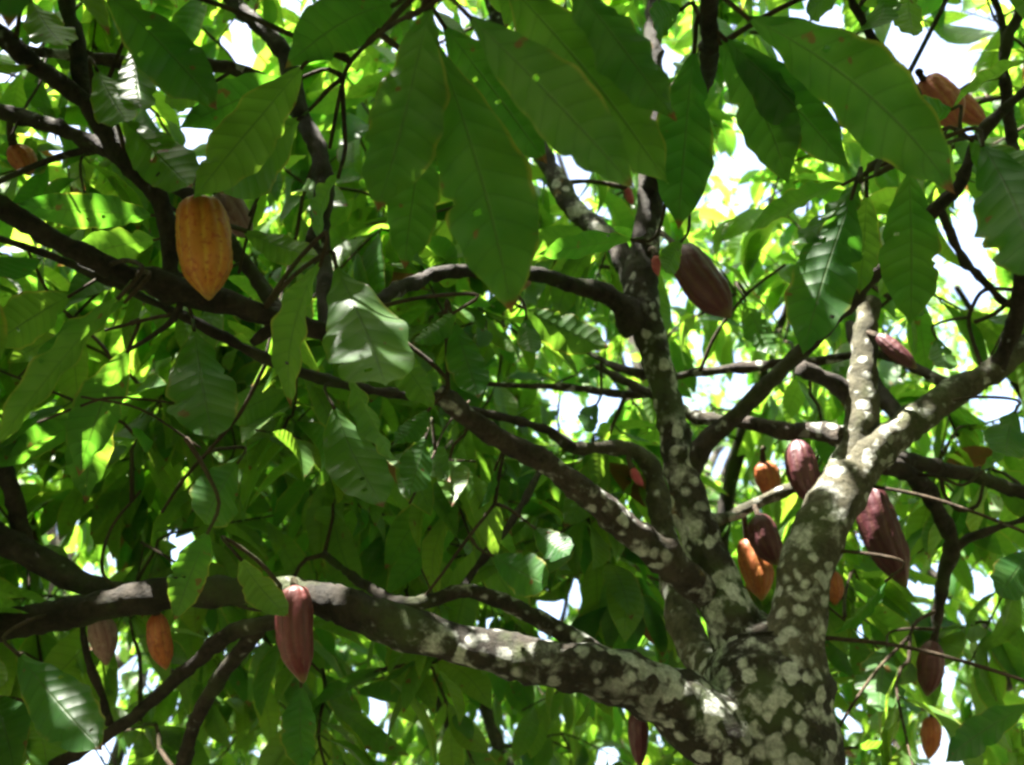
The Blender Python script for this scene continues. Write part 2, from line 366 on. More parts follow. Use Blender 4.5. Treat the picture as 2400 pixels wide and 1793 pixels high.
# ------------------------------------------------------------------ ground
gv, gf = [], []
rs = [0, 2, 4, 7, 11, 18, 30, 60, 150, 500, 1500]; NS = 32
gv.append((0, 0, 0))
for r_ in rs[1:]:
    for k in range(NS):
        a = 2 * math.pi * k / NS
        gv.append((r_ * math.cos(a), r_ * math.sin(a), 0.05 * math.sin(r_ * 1.7 + 3 * a) * min(1, r_ / 6)))
for k in range(NS): gf.append((0, 1 + k, 1 + (k + 1) % NS))
for i in range(len(rs) - 2):
    for k in range(NS):
        a, b = 1 + i * NS + k, 1 + i * NS + (k + 1) % NS
        gf.append((a, a + NS, b + NS, b))
gr = mesh_obj('ground', gv, gf, MGROUND); gr['kind'] = 'structure'

# ------------------------------------------------------------------ the cacao tree
BASE = P(1850, 2150, 2.02); BASE[2] = 0.0
tree = thing('cacao_tree', 'large cacao tree with lichen-blotched forking trunk, sawn limb stubs and big hanging leaves', 'tree', BASE)
skel_p, skel_r = [], []
SLIM = 0.83          # room for the bark's own swellings
def limb(name, data, mat, flat=False, seg=16, lump=0.08, step=0.018, extra=None, lich=(1.0, .7)):
    pts = [P(x, y, d) for x, y, w, d in data]; rad = [w / 2 * d / F * (SLIM if name != 'trunk' else .92) for x, y, w, d in data]
    if extra:
        pts = [np.array(e[:3]) for e in extra] + pts; rad = [e[3] for e in extra] + rad
    p, r = resample(pts, rad, step)
    V, Fc = tube(p, r, seg, lump, flat, seed=len(skel_p))
    la = np.interp(np.linspace(0, 1, len(p)), np.linspace(0, 1, len(lich)), lich); la = np.r_[np.repeat(la, seg), la[0], la[-1]]
    o = mesh_obj(name, V, Fc, mat, tree, origin=BASE, attrs={'lich': la})
    mark(p, r); skel_p.extend(p[::3]); skel_r.extend(r[::3])
    return o
b0 = P(1840, 2100, 2.03)
limb('trunk', [(1832, 2000, 380, 2.03), (1812, 1793, 365, 2.05), (1800, 1650, 340, 2.08), (1795, 1550, 290, 2.12), (1790, 1510, 230, 2.14), (1788, 1485, 170, 2.15)], MB_SPOT, seg=28, lump=0.06, lich=(.7, .9, 1.1),
     extra=[(BASE[0], BASE[1], -0.06, 0.27), (BASE[0], BASE[1], 0.10, 0.22), (BASE[0] * .5 + b0[0] * .5, BASE[1] * .5 + b0[1] * .5, b0[2] * 0.55, 0.175)])
limb('limb', [(1770, 1600, 200, 2.1), (1722, 1480, 150, 2.15), (1682, 1370, 128, 2.2), (1632, 1230, 108, 2.25), (1597, 1100, 94, 2.3), (1566, 950, 80, 2.37), (1536, 830, 78, 2.42), (1512, 740, 92, 2.45), (1500, 650, 92, 2.5), (1515, 540, 78, 2.55), (1528, 417, 66, 2.6), (1532, 250, 60, 2.7), (1530, 100, 50, 2.8), (1535, 0, 45, 2.9), (1545, -150, 40, 3.0), (1560, -400, 30, 3.1)], MB_SPOT, seg=20, lich=(1.2, 1.15, 1.0, .8, .5, .2, .05, 0, 0))
limb('limb', [(1840, 1600, 215, 2.05), (1868, 1470, 160, 2.1), (1890, 1338, 144, 2.15), (1935, 1220, 138, 2.2), (1990, 1130, 130, 2.25), (2065, 1042, 104, 2.3), (2162, 975, 82, 2.35), (2253, 908, 74, 2.4), (2326, 872, 70, 2.42), (2400, 815, 64, 2.45), (2520, 740, 65, 2.5), (2750, 600, 50, 2.6)], MB_PALE, seg=24, lich=(1.2, 1.2, 1, .7, .6, .6, .4))
limb('branch', [(1965, 1140, 105, 2.27), (2018, 1010, 98, 2.32), (2020, 900, 84, 2.36), (2028, 781, 66, 2.42), (2040, 705, 58, 2.46)], MB_PALE, True, 16)['label'] = 'pale sawn-off branch stub'
limb('branch', [(2010, 940, 60, 2.36), (1960, 900, 50, 2.36), (1876, 864, 44, 2.33)], MB_DARK, True)['label'] = 'short dark sawn-off stub'
limb('branch', [(2010, 1040, 66, 2.31), (1930, 1010, 50, 2.38), (1854, 1012, 48, 2.42), (1781, 997, 44, 2.46), (1700, 988, 36, 2.5), (1630, 975, 35, 2.55), (1540, 930, 28, 2.65), (1400, 860, 20, 2.8)], MB_ROSY)
limb('branch', [(1610, 1110, 60, 2.30), (1654, 1040, 60, 2.28), (1709, 985, 48, 2.25), (1800, 897, 44, 2.2), (1890, 812, 42, 2.15), (1981, 722, 40, 2.1), (2046, 650, 38, 2.08), (2130, 560, 36, 2.05), (2200, 480, 34, 2.02), (2245, 440, 32, 2.0), (2290, 335, 30, 2.0), (2330, 280, 30, 2.0), (2400, 214, 28, 2.0), (2550, 80, 25, 2.0)], MB_DARK)
limb('branch', [(2030, 1070, 60, 2.36), (2137, 1083, 48, 2.45), (2210, 1098, 42, 2.5), (2290, 1118, 40, 2.55), (2400, 1155, 38, 2.6), (2600, 1220, 34, 2.65)], MB_DARK)
limb('branch', [(2050, 1075, 60, 2.36), (2145, 1119, 50, 2.45), (2199, 1200, 46, 2.5), (2232, 1276, 44, 2.52), (2212, 1350, 38, 2.54), (2199, 1430, 32, 2.55), (2190, 1505, 20, 2.56)], MB_DARK)
limb('branch', [(2228, 1285, 26, 2.52), (2300, 1250, 22, 2.5), (2400, 1218, 20, 2.48), (2550, 1180, 18, 2.46)], MB_DARK)
limb('branch', [(2325, 885, 50, 2.42), (2352, 830, 44, 2.4), (2375, 763, 46, 2.36), (2395, 680, 44, 2.3), (2405, 600, 42, 2.26), (2440, 450, 40, 2.2)], MB_DARK)
limb('limb', [(1700, 1430, 84, 2.24), (1665, 1398, 96, 2.2), (1630, 1370, 98, 2.15), (1573, 1320, 92, 2.1), (1470, 1240, 82, 2.05), (1381, 1163, 74, 2.02), (1272, 1083, 66, 2.0), (1193, 1040, 62, 1.98), (1127, 1000, 60, 1.96), (1050, 940, 57, 1.93), (1025, 915, 54, 1.925)], MB_ROSY, True, 18)['label'] = 'reddish brown limb sawn off at its end'
limb('limb', [(1830, 1900, 230, 2.03), (1720, 1755, 225, 2.0), (1620, 1672, 190, 1.98), (1500, 1606, 165, 1.95), (1381, 1570, 146, 1.92), (1270, 1550, 130, 1.9), (1163, 1530, 116, 1.9), (982, 1483, 115, 1.9), (836, 1429, 108, 1.92), (744, 1404, 95, 1.95), (617, 1385, 85, 1.98), (472, 1389, 82, 2.0), (327, 1402, 88, 2.0), (181, 1430, 88, 2.0), (0, 1470, 80, 2.0), (-200, 1500, 70, 2.0)], MB_SPOT, seg=20, lich=(1.2, 1.15, 1.1, 1.0, .4, .1, .15, .1, .1))
limb('branch', [(1500, 1600, 60, 2.0), (1400, 1530, 56, 2.1), (1330, 1490, 52, 2.15), (1240, 1440, 48, 2.15), (1150, 1400, 45, 2.15), (1070, 1388, 42, 2.18), (960, 1415, 38, 2.2), (870, 1380, 28, 2.3), (760, 1300, 20, 2.5)], MB_SPOT, lich=(.6, .9, .5, .1))
limb('branch', [(1080, 1390, 30, 2.2), (1110, 1340, 27, 2.25), (1200, 1220, 25, 2.3), (1290, 1060, 20, 2.5)], MB_DARK)
limb('branch', [(360, 1400, 60, 2.02), (236, 1380, 58, 2.08), (163, 1350, 68, 2.1), (73, 1300, 78, 2.1), (0, 1262, 80, 2.1), (-160, 1180, 78, 2.1)], MB_DARK)
limb('branch', [(60, 1295, 44, 2.11), (45, 1220, 48, 2.15), (18, 1126, 48, 2.15), (-60, 980, 44, 2.2)], MB_DARK)
limb('branch', [(730, 1410, 50, 1.97), (653, 1454, 46, 2.02), (544, 1483, 44, 2.05), (454, 1556, 42, 2.08), (363, 1639, 40, 2.1), (272, 1708, 36, 2.12), (145, 1785, 32, 2.15), (-50, 1890, 28, 2.2)], MB_DARK)
limb('branch', [(610, 1468, 44, 2.05), (560, 1530, 44, 2.1), (508, 1603, 44, 2.14), (454, 1701, 42, 2.18), (430, 1800, 40, 2.2), (420, 1950, 36, 2.25)], MB_DARK)
limb('branch', [(258, 1700, 24, 2.12), (235, 1620, 24, 2.14), (205, 1540, 20, 2.16), (190, 1450, 16, 2.2)], MB_DARK, seg=10)
limb('limb', [(1492, 770, 90, 2.44), (1435, 698, 62, 2.42), (1344, 667, 46, 2.38), (1254, 643, 40, 2.32), (1108, 634, 38, 2.2), (1018, 643, 40, 2.1), (945, 674, 42, 2.0), (850, 730, 48, 1.9), (760, 775, 54, 1.82), (651, 745, 60, 1.78), (560, 715, 68, 1.74), (490, 700, 75, 1.72), (423, 683, 76, 1.7), (345, 655, 70, 1.68), (293, 640, 66, 1.66), (163, 577, 62, 1.62), (80, 530, 60, 1.6), (0, 488, 58, 1.58), (-200, 380, 52, 1.55)], MB_DARK, seg=16)
limb('branch', [(425, 690, 55, 1.71), (400, 630, 50, 1.73), (396, 540, 52, 1.74), (363, 450, 56, 1.74), (309, 392, 58, 1.74), (236, 290, 58, 1.74), (181, 220, 54, 1.74), (91, 160, 52, 1.74), (0, 82, 50, 1.74), (-140, -30, 46, 1.74)], MB_DARK)
limb('branch', [(240, 300, 50, 1.74), (195, 200, 48, 1.76), (181, 109, 46, 1.78), (156, 0, 42, 1.8), (140, -180, 38, 1.85)], MB_DARK)
limb('branch', [(50, 125, 36, 1.76), (181, 127, 36, 1.85), (309, 149, 38, 1.9), (508, 156, 36, 1.95), (581, 172, 34, 1.98), (690, 205, 30, 2.1)], MB_ROSY)
limb('branch', [(300, 385, 50, 1.74), (218, 334, 48, 1.78), (109, 292, 46, 1.82), (0, 262, 44, 1.86), (-140, 230, 40, 1.9)], MB_DARK)
limb('branch', [(240, 345, 22, 1.78), (156, 363, 20, 1.8), (91, 385, 18, 1.8), (0, 425, 16, 1.8), (-80, 470, 14, 1.8)], MB_DARK, seg=10)
limb('branch', [(700, 775, 50, 1.8), (653, 727, 46, 1.84), (617, 673, 44, 1.87), (555, 595, 42, 1.88), (500, 520, 40, 1.89), (446, 461, 40, 1.9), (399, 425, 38, 1.9), (327, 374, 34, 1.85), (285, 335, 30, 1.76)], MB_DARK)
limb('branch', [(655, 752, 36, 1.78), (620, 782, 34, 1.77), (590, 805, 26, 1.76)], MB_DARK, True, 10)
limb('twig', [(425, 705, 22, 1.7), (410, 745, 20, 1.69), (360, 785, 14, 1.68), (303, 820, 12, 1.67)], MB_DARK, seg=8)
limb('twig', [(405, 738, 12, 1.69), (360, 745, 11, 1.7), (247, 774, 9, 1.72)], MB_TWIG, seg=8)
limb('branch', [(1340, 1050, 40, 2.5), (1272, 1003, 26, 2.45), (1127, 967, 24, 2.35), (1000, 935, 26, 2.2), (820, 905, 28, 2.05), (708, 872, 30, 1.98), (635, 847, 30, 1.95), (508, 781, 28, 1.9), (399, 727, 27, 1.86), (254, 658, 25, 1.8), (120, 600, 22, 1.78), (-60, 540, 18, 1.75)], MB_DARK, seg=12)
limb('limb', [(1700, 1600, 120, 2.12), (1620, 1500, 95, 2.3), (1572, 1340, 78, 2.45), (1548, 1200, 68, 2.5), (1530, 1110, 54, 2.55), (1487, 1058, 44, 2.55), (1420, 1048, 38, 2.52), (1340, 1050, 34, 2.5), (1290, 1020, 24, 2.5)], MB_PALE)
limb('branch', [(1100, 890, 12, 2.7), (1163, 901, 14, 2.7), (1344, 909, 20, 2.72), (1490, 925, 24, 2.75), (1600, 880, 22, 2.75), (1740, 862, 30, 2.75), (1830, 852, 28, 2.75), (1920, 846, 26, 2.72), (2060, 830, 28, 2.65), (2180, 880, 30, 2.5), (2260, 915, 32, 2.42)], MB_ROSY, seg=12)
limb('branch', [(1610, 1240, 40, 2.42), (1702, 1213, 34, 2.5), (1760, 1185, 32, 2.5), (1840, 1150, 30, 2.48), (1960, 1110, 30, 2.35)], MB_PALE)
limb('limb', [(1490, 670, 70, 2.5), (1435, 570, 60, 2.6), (1344, 485, 58, 2.75), (1272, 363, 54, 2.9), (1230, 250, 48, 3.05), (1180, 100, 44, 3.2), (1120, -120, 36, 3.3)], MB_SPOT, lich=(.5, .8, .6, .3))
limb('branch', [(768, 790, 50, 1.82), (762, 640, 54, 1.95), (748, 545, 56, 2.0), (759, 436, 56, 2.05), (744, 345, 54, 2.1), (700, 258, 48, 2.15), (672, 140, 50, 2.2), (617, 70, 46, 2.25), (545, 0, 42, 2.3), (440, -140, 36, 2.35)], MB_DARK)
limb('branch', [(1522, 440, 50, 2.58), (1590, 310, 46, 2.2), (1650, 190, 46, 1.75), (1665, 100, 50, 1.5), (1660, 0, 54, 1.38), (1650, -100, 54, 1.3), (1600, -300, 50, 1.2)], MB_DARK)
limb('twig', [(1640, -150, 26, 1.28), (1400, -190, 20, 1.15), (1200, -120, 17, 1.08), (1025, 2, 14, 1.15), (909, 65, 13, 1.3), (822, 145, 13, 1.5), (798, 218, 12, 1.7), (773, 345, 11, 1.9)], MB_TWIG, seg=8, step=0.02)
limb('branch', [(1940, -160, 24, 1.8), (2007, 22, 26, 1.95), (2072, 127, 27, 2.0), (2126, 192, 26, 2.03), (2155, 240, 24, 2.05), (2175, 300, 18, 2.06)], MB_DARK, seg=10)
limb('twig', [(2260, -120, 14, 2.1), (2217, 0, 14, 2.1), (2181, 73, 14, 2.1), (2126, 180, 14, 2.05)], MB_DARK, seg=8)
limb('branch', [(2440, -130, 34, 2.4), (2395, 20, 32, 2.4), (2362, 91, 32, 2.4), (2355, 181, 31, 2.4), (2373, 327, 31, 2.4), (2420, 480, 34, 2.28)], MB_DARK, seg=10)
limb('branch', [(2355, 110, 22, 2.4), (2345, 36, 20, 2.42), (2300, -60, 18, 2.45)], MB_DARK, seg=8)
limb('branch', [(2200, 480, 26, 2.03), (2253, 600, 24, 2.2), (2300, 654, 22, 2.35), (2355, 709, 20, 2.4), (2390, 730, 20, 2.36)], MB_DARK, seg=10)
limb('twig', [(2304, 870, 13, 2.44), (2271, 763, 12, 2.5), (2279, 720, 12, 2.5), (2308, 680, 12, 2.45), (2380, 678, 12, 2.34)], MB_TWIG, seg=8)
limb('twig', [(2285, 755, 12, 2.5), (2330, 735, 13, 2.45), (2375, 700, 14, 2.33)], MB_TWIG, seg=8)
limb('twig', [(2205, 1120, 14, 2.5), (2215, 1160, 12, 2.5), (2245, 1195, 11, 2.5), (2290, 1185, 11, 2.5), (2305, 1130, 10, 2.53)], MB_TWIG, seg=8)
limb('branch', [(2120, 1000, 40, 2.4), (2085, 950, 42, 2.5), (2040, 880, 38, 2.6), (1990, 760, 32, 2.8)], MB_DARK, seg=10)
limb('twig', [(2017, 425, 9, 1.55), (2080, 398, 10, 1.6), (2144, 367, 11, 1.7), (2235, 330, 12, 1.9), (2290, 320, 14, 2.0)], MB_TWIG, seg=8)
limb('branch', [(1510, 880, 30, 2.42), (1440, 858, 22, 2.5), (1410, 843, 16, 2.6), (1330, 800, 12, 2.7)], MB_DARK, seg=8)

for tw in ([(624, 850, 13, 1.97), (566, 963, 12, 2.0), (508, 1035, 12, 2.05), (428, 1126, 11, 2.1), (380, 1200, 9, 2.15)],
           [(60, 575, 9, 1.76), (110, 680, 9, 1.8), (165, 745, 8, 1.9)], [(90, 990, 8, 1.8), (180, 955, 8, 1.7), (270, 932, 8, 1.66), (440, 948, 7, 1.75)],
           [(190, 930, 7, 1.66), (330, 960, 7, 1.68), (470, 1050, 6, 1.75)], [(1160, 1180, 10, 2.2), (1090, 1270, 10, 2.15), (1036, 1345, 9, 2.15), (985, 1412, 10, 2.2)],
           [(945, 800, 14, 2.0), (1010, 850, 14, 2.0), (1050, 895, 13, 2.0), (1045, 935, 14, 2.0)], [(1100, 940, 8, 2.3), (1045, 1000, 8, 2.2), (1010, 1080, 8, 2.1), (960, 1180, 7, 2.1)],
           [(585, 505, 10, 1.8), (610, 450, 9, 1.75), (632, 395, 7, 1.7)], [(560, 640, 9, 1.86), (578, 560, 9, 1.8), (600, 480, 8, 1.75)],
           [(2199, 1430, 12, 2.55), (2150, 1455, 10, 2.5), (2132, 1490, 9, 2.48)], [(700, 1430, 10, 2.0), (560, 1420, 9, 2.3), (430, 1330, 9, 2.4), (330, 1270, 8, 2.45)],
           [(490, 690, 12, 1.72), (520, 640, 10, 1.8), (575, 610, 9, 1.88)], [(300, 1395, 12, 2.0), (240, 1340, 10, 2.1), (260, 1240, 9, 2.2), (330, 1150, 8, 2.25)],
           [(20, 330, 8, 1.8), (60, 250, 8, 1.85), (95, 190, 8, 1.9), (110, 120, 7, 1.95)], [(1640, 870, 12, 2.74), (1680, 780, 10, 2.7), (1750, 690, 9, 2.65), (1840, 620, 8, 2.6)]):
    limb('twig', tw, MB_TWIG, seg=7, lump=.06)

# ------------------------------------------------------------------ cacao pods
def pod(label, x0, y0, x1, y1, w, d0, d1, mat, stalk_to=None, seed=0, cat='cacao pod', blunt=0.0):
    p0, p1 = P(x0, y0, d0), P(x1, y1, d1); L = np.linalg.norm(p1 - p0); rw = w / 2 * (d0 + d1) / 2 / F * 0.92
    x, y, z = frame(p1 - p0, CAM - p0); rr = np.random.default_rng(seed + 500); ph = rr.uniform(0, 6.28); shift = rr.uniform(-.07, .07)
    nl, ns = 34, 60; V, A, B = [], [], []
    for i in range(nl + 1):
        t = i / nl
        sh = t + shift * math.sin(math.pi * t)
        prof = np.interp(sh, [0, .02, .07, .16, .3, .45, .6, .75, .86, .94, .98, 1], [.10, .34, .60, .84, .97, 1, .93, .75, .51, .29, .17, .04])
        prof = prof * (1 - blunt) + blunt * np.interp(t, [0, .01, .05, .14, .3, .5, .64, .75, .86, .93, .98, 1], [.22, .52, .76, .90, .97, 1, .98, .86, .56, .30, .14, .03])
        for j in range(ns):
            th = 2 * math.pi * j / ns
            c = 0.5 + 0.5 * math.cos(10 * th + ph); c2 = 0.5 + 0.5 * math.cos(5 * th + ph / 2)
            g_ = 1 - (1 - c) ** 2.0 * (0.40 + 0.60 * c2)
            r = rw * prof * (0.91 + 0.10 * g_ * min(1, prof * 1.4)) * (1 + 0.03 * math.sin(7 * t + 2 * th + ph) + 0.02 * math.sin(17 * t + 5 * th) + 0.05 * math.sin(th + ph * 2) * t + 0.016 * rr.uniform(-1, 1))
            bend = 0.09 * math.sin(t * 3.1) * L * math.sin(ph); dq = x * math.cos(th) + z * math.sin(th) + y * t * 3
            r *= 1 + 0.035 * mnoise.noise(Vector(dq * 2.1 + ph)) + 0.028 * mnoise.noise(Vector(dq * 7 + ph))
            V.append(p0 + y * t * L + (x * math.cos(th) + z * math.sin(th)) * r + x * bend * 0.5); A.append(g_); B.append(t)
    V = np.array(V); Fc = []
    for i in range(nl):
        for j in range(ns):
            j2 = (j + 1) % ns; Fc.append((i * ns + j, i * ns + j2, (i + 1) * ns + j2, (i + 1) * ns + j))
    Fc.append(tuple(range(ns - 1, -1, -1))); Fc.append(tuple(nl * ns + j for j in range(ns)))
    e = thing('cacao_pod', label, cat, p0, 'cacao pods on the tree')
    mesh_obj('husk', V, Fc, mat, e, attrs={'groove': A, 'along': B}, origin=p0)
    if stalk_to is None:
        q = np.array(skel_p) - p0; k = np.argmin((q ** 2).sum(1)); s = np.array(skel_p[k])
        if np.linalg.norm(s - p0) > 0.28: s = p0 + np.array([0.02, 0.03, 0.12])
    else: s = P(*stalk_to)
    sp, sr = resample([s, (s + p0) / 2 - y * 0.012, p0 + y * 0.012 * L / .2], [0.0085, 0.0065, 0.009], 0.012)
    V, Fc = tube(sp, sr, 8, 0.05); mesh_obj('stalk', V, Fc, MB_TWIG, e, origin=p0)
    mark(p0 + (p1 - p0) * np.linspace(0, 1, 9)[:, None], np.full(9, rw) * np.array([.4, .8, 1, 1, 1, .9, .7, .5, .2]))
pod('plump ripe orange-yellow cacao pod hanging in front of the dark forked branch', 470, 466, 490, 704, 134, 1.60, 1.56, M_ORANGE, (455, 420, 1.72), 1, blunt=1.0)
pod('dull mauve-brown cacao pod half hidden behind the plump orange one', 510, 448, 588, 556, 92, 1.98, 2.0, M_MAUVE, (470, 430, 1.9), 2)
pod('large dark purple cacao pod slanting out beside the upright blackish limb', 1592, 582, 1713, 745, 106, 2.2, 2.12, M_PURPLE, (1545, 545, 2.5), 3, blunt=0.5)
pod('small slender purple cacao pod pointing away from the pale sawn stub', 2054, 784, 2149, 864, 44, 2.36, 2.3, M_PURPLE, (2035, 790, 2.4), 4)
pod('small coral-orange cacao pod above the purple and orange pair between the limbs', 1788, 1082, 1806, 1170, 64, 2.62, 2.62, M_RUST, (1790, 1050, 2.6), 5, blunt=0.5)
pod('dark purple cacao pod wedged behind the fork of the thick greyish limb', 1866, 1030, 1914, 1190, 84, 2.4, 2.34, M_PURPLE, (1865, 1025, 2.42), 6)
pod('purple cacao pod with a glossy top overlapping an orange pod', 1776, 1205, 1822, 1325, 80, 2.46, 2.42, M_PURPLE, (1770, 1190, 2.5), 7)
pod('rusty orange cacao pod partly covered by the glossy purple pod', 1750, 1262, 1786, 1408, 80, 2.56, 2.5, M_RUST, (1745, 1195, 2.5), 8, blunt=0.5)
pod('long dark purple cacao pod hanging behind the thick greyish limb', 2030, 1140, 2124, 1378, 104, 2.42, 2.34, M_PURPLE, (2050, 1100, 2.42), 9, blunt=0.5)
pod('dark purple cacao pod hanging straight down from a thin branch tip', 2186, 1500, 2172, 1632, 66, 2.56, 2.54, M_PURPLE, (2190, 1495, 2.56), 10)
pod('orange-brown cacao pod low down under the pod at the branch tip', 2184, 1678, 2176, 1780, 50, 3.1, 3.1, M_RUST, (2190, 1640, 3.1), 11)
pod('crimson cacao pod hanging from the long spreading lichen-spotted limb', 690, 1372, 712, 1602, 98, 1.88, 1.84, M_CRIMSON, (690, 1375, 1.96), 12, blunt=0.5)
pod('orange-brown cacao pod under the spreading limb next to a mauve pod', 366, 1435, 390, 1570, 62, 2.05, 2.05, M_RUST, (362, 1405, 2.0), 13)
pod('faded mauve-red cacao pod under the spreading limb next to an orange pod', 228, 1440, 250, 1560, 70, 2.1, 2.1, M_MAUVE, (226, 1415, 2.0), 14)
pod('coral-red cacao pod behind a leaf at the end of a thin high branch', 2165, 188, 2248, 298, 92, 2.2, 2.16, M_CORAL, (2155, 170, 2.03), 15, blunt=1.0)
pod('smaller coral-red cacao pod peeping out beside the larger coral one', 2230, 225, 2312, 292, 62, 2.4, 2.4, M_CORAL, (2355, 175, 2.4), 16)
pod('sunlit orange-brown cacao pod near the tip of a thin twig', 30, 340, 72, 412, 64, 2.0, 2.0, M_RUST, (30, 268, 1.86), 17)
pod('tiny pink unripe cacao pod on the face of the blackish limb', 1538, 598, 1543, 648, 24, 2.4, 2.4, M_PINK, (1525, 590, 2.5), 18)
pod('tiny red unripe cacao pod beside the mossy curved limb', 1480, 1095, 1508, 1140, 24, 2.5, 2.5, M_PINK, (1475, 1070, 2.54), 19)
pod('tiny bright pink unripe cacao pod among sunlit leaves behind the blackish limb', 1468, 438, 1484, 480, 24, 2.9, 2.9, M_PINK, None, 20)
pod('orange cacao pod mostly hidden behind the trunk', 1950, 1335, 1956, 1420, 44, 2.7, 2.7, M_RUST, (1960, 1290, 2.6), 21)
pod('dark red cacao pod hanging below the lowest spreading limb', 1494, 1665, 1500, 1800, 52, 2.05, 2.05, M_PURPLE, (1495, 1625, 1.96), 22)

# ------------------------------------------------------------------ the big leaves that hang in front
def big_leaf(bx, by, tx, ty, w, d0, d1, roll=15, sag=0.5, side=0.0, tint=0.15, wave=0.012, fold=0.2, twist=0.0, seed=None):
    big_leaf.k += 1; seed = big_leaf.k if seed is None else seed
    p0, p1 = P(bx, by, d0), P(tx, ty, d1); L = np.linalg.norm(p1 - p0)
    w = w * 0.9; wave *= 1.5; qq = np.random.default_rng(seed + 900); twist = twist + qq.uniform(-.35, .35); sag += qq.uniform(-.1, .35)
    wm = w * (d0 + d1) / 2 / F
    if wm > 0.40 * L:                                  # seen end-on: the tip comes towards the viewer
        d1 = d1 - math.sqrt((wm / 0.40) ** 2 - L ** 2) * 0.9; p1 = P(tx, ty, d1); L = np.linalg.norm(p1 - p0)
    mid = (p0 + p1) / 2; view = unit(CAM - mid)
    ratio = (w * (d0 + d1) / 2 / F) / L / max(0.3, math.cos(R(roll)))
    V, Fc, UV, T = leaf_shape(44, 10, ratio, sag, fold, wave, twist, side, seed + 40, tint)
    tipd = unit(V[44 * 11 + 5]); s0 = np.eye(3)
    for _ in range(qq.integers(0, 3)):               # holes eaten by insects
        i_, j_ = int(qq.integers(8, 38)), int(qq.integers(1, 9)); Fc = [f for f in Fc if f[0] != i_ * 11 + j_]
    # turn the shape so that its tip lies on +Y
    ax, ay, az = frame(tipd, (0, 0, 1)); V = V @ np.array([ax, ay, az]).T
    # the underside faces the viewer: the normal (+Z) points away
    x, y, z = frame(p1 - p0, -view)
    c, s = math.cos(R(roll)), math.sin(R(roll)); x, z = c * x + s * z, c * z - s * x
    Vw = V * L @ np.array([x, y, z]) + p0
    o = mesh_obj('leaf', Vw, Fc, MLEAF, tree, True, {'tint': T}, UV, origin=p0)
    o.location = [float(c) for c in (p0 - BASE)]
    q = SKA - p0; k = np.argmin((q ** 2).sum(1)); sp = SKA[k]; dl = np.linalg.norm(sp - p0); back = p0 - unit(p1 - p0) * 0.05
    if dl > 0.7: sp = p0 + np.array([0.03, 0.05, 0.35]); dl = .35
    pp, rr_ = resample([p0 + unit(p1 - p0) * .01, back, (back + sp) / 2 + np.array([0, 0, .06 * dl]), sp], [.0032, .0036, .0042, .005], .02)
    V2, F2 = tube(pp, rr_, 6, .05, seed=seed); mesh_obj('leaf_stalk', V2, F2, MB_TWIG, o, origin=p0)
    return o
big_leaf.k = 0; SKA = np.array(skel_p)
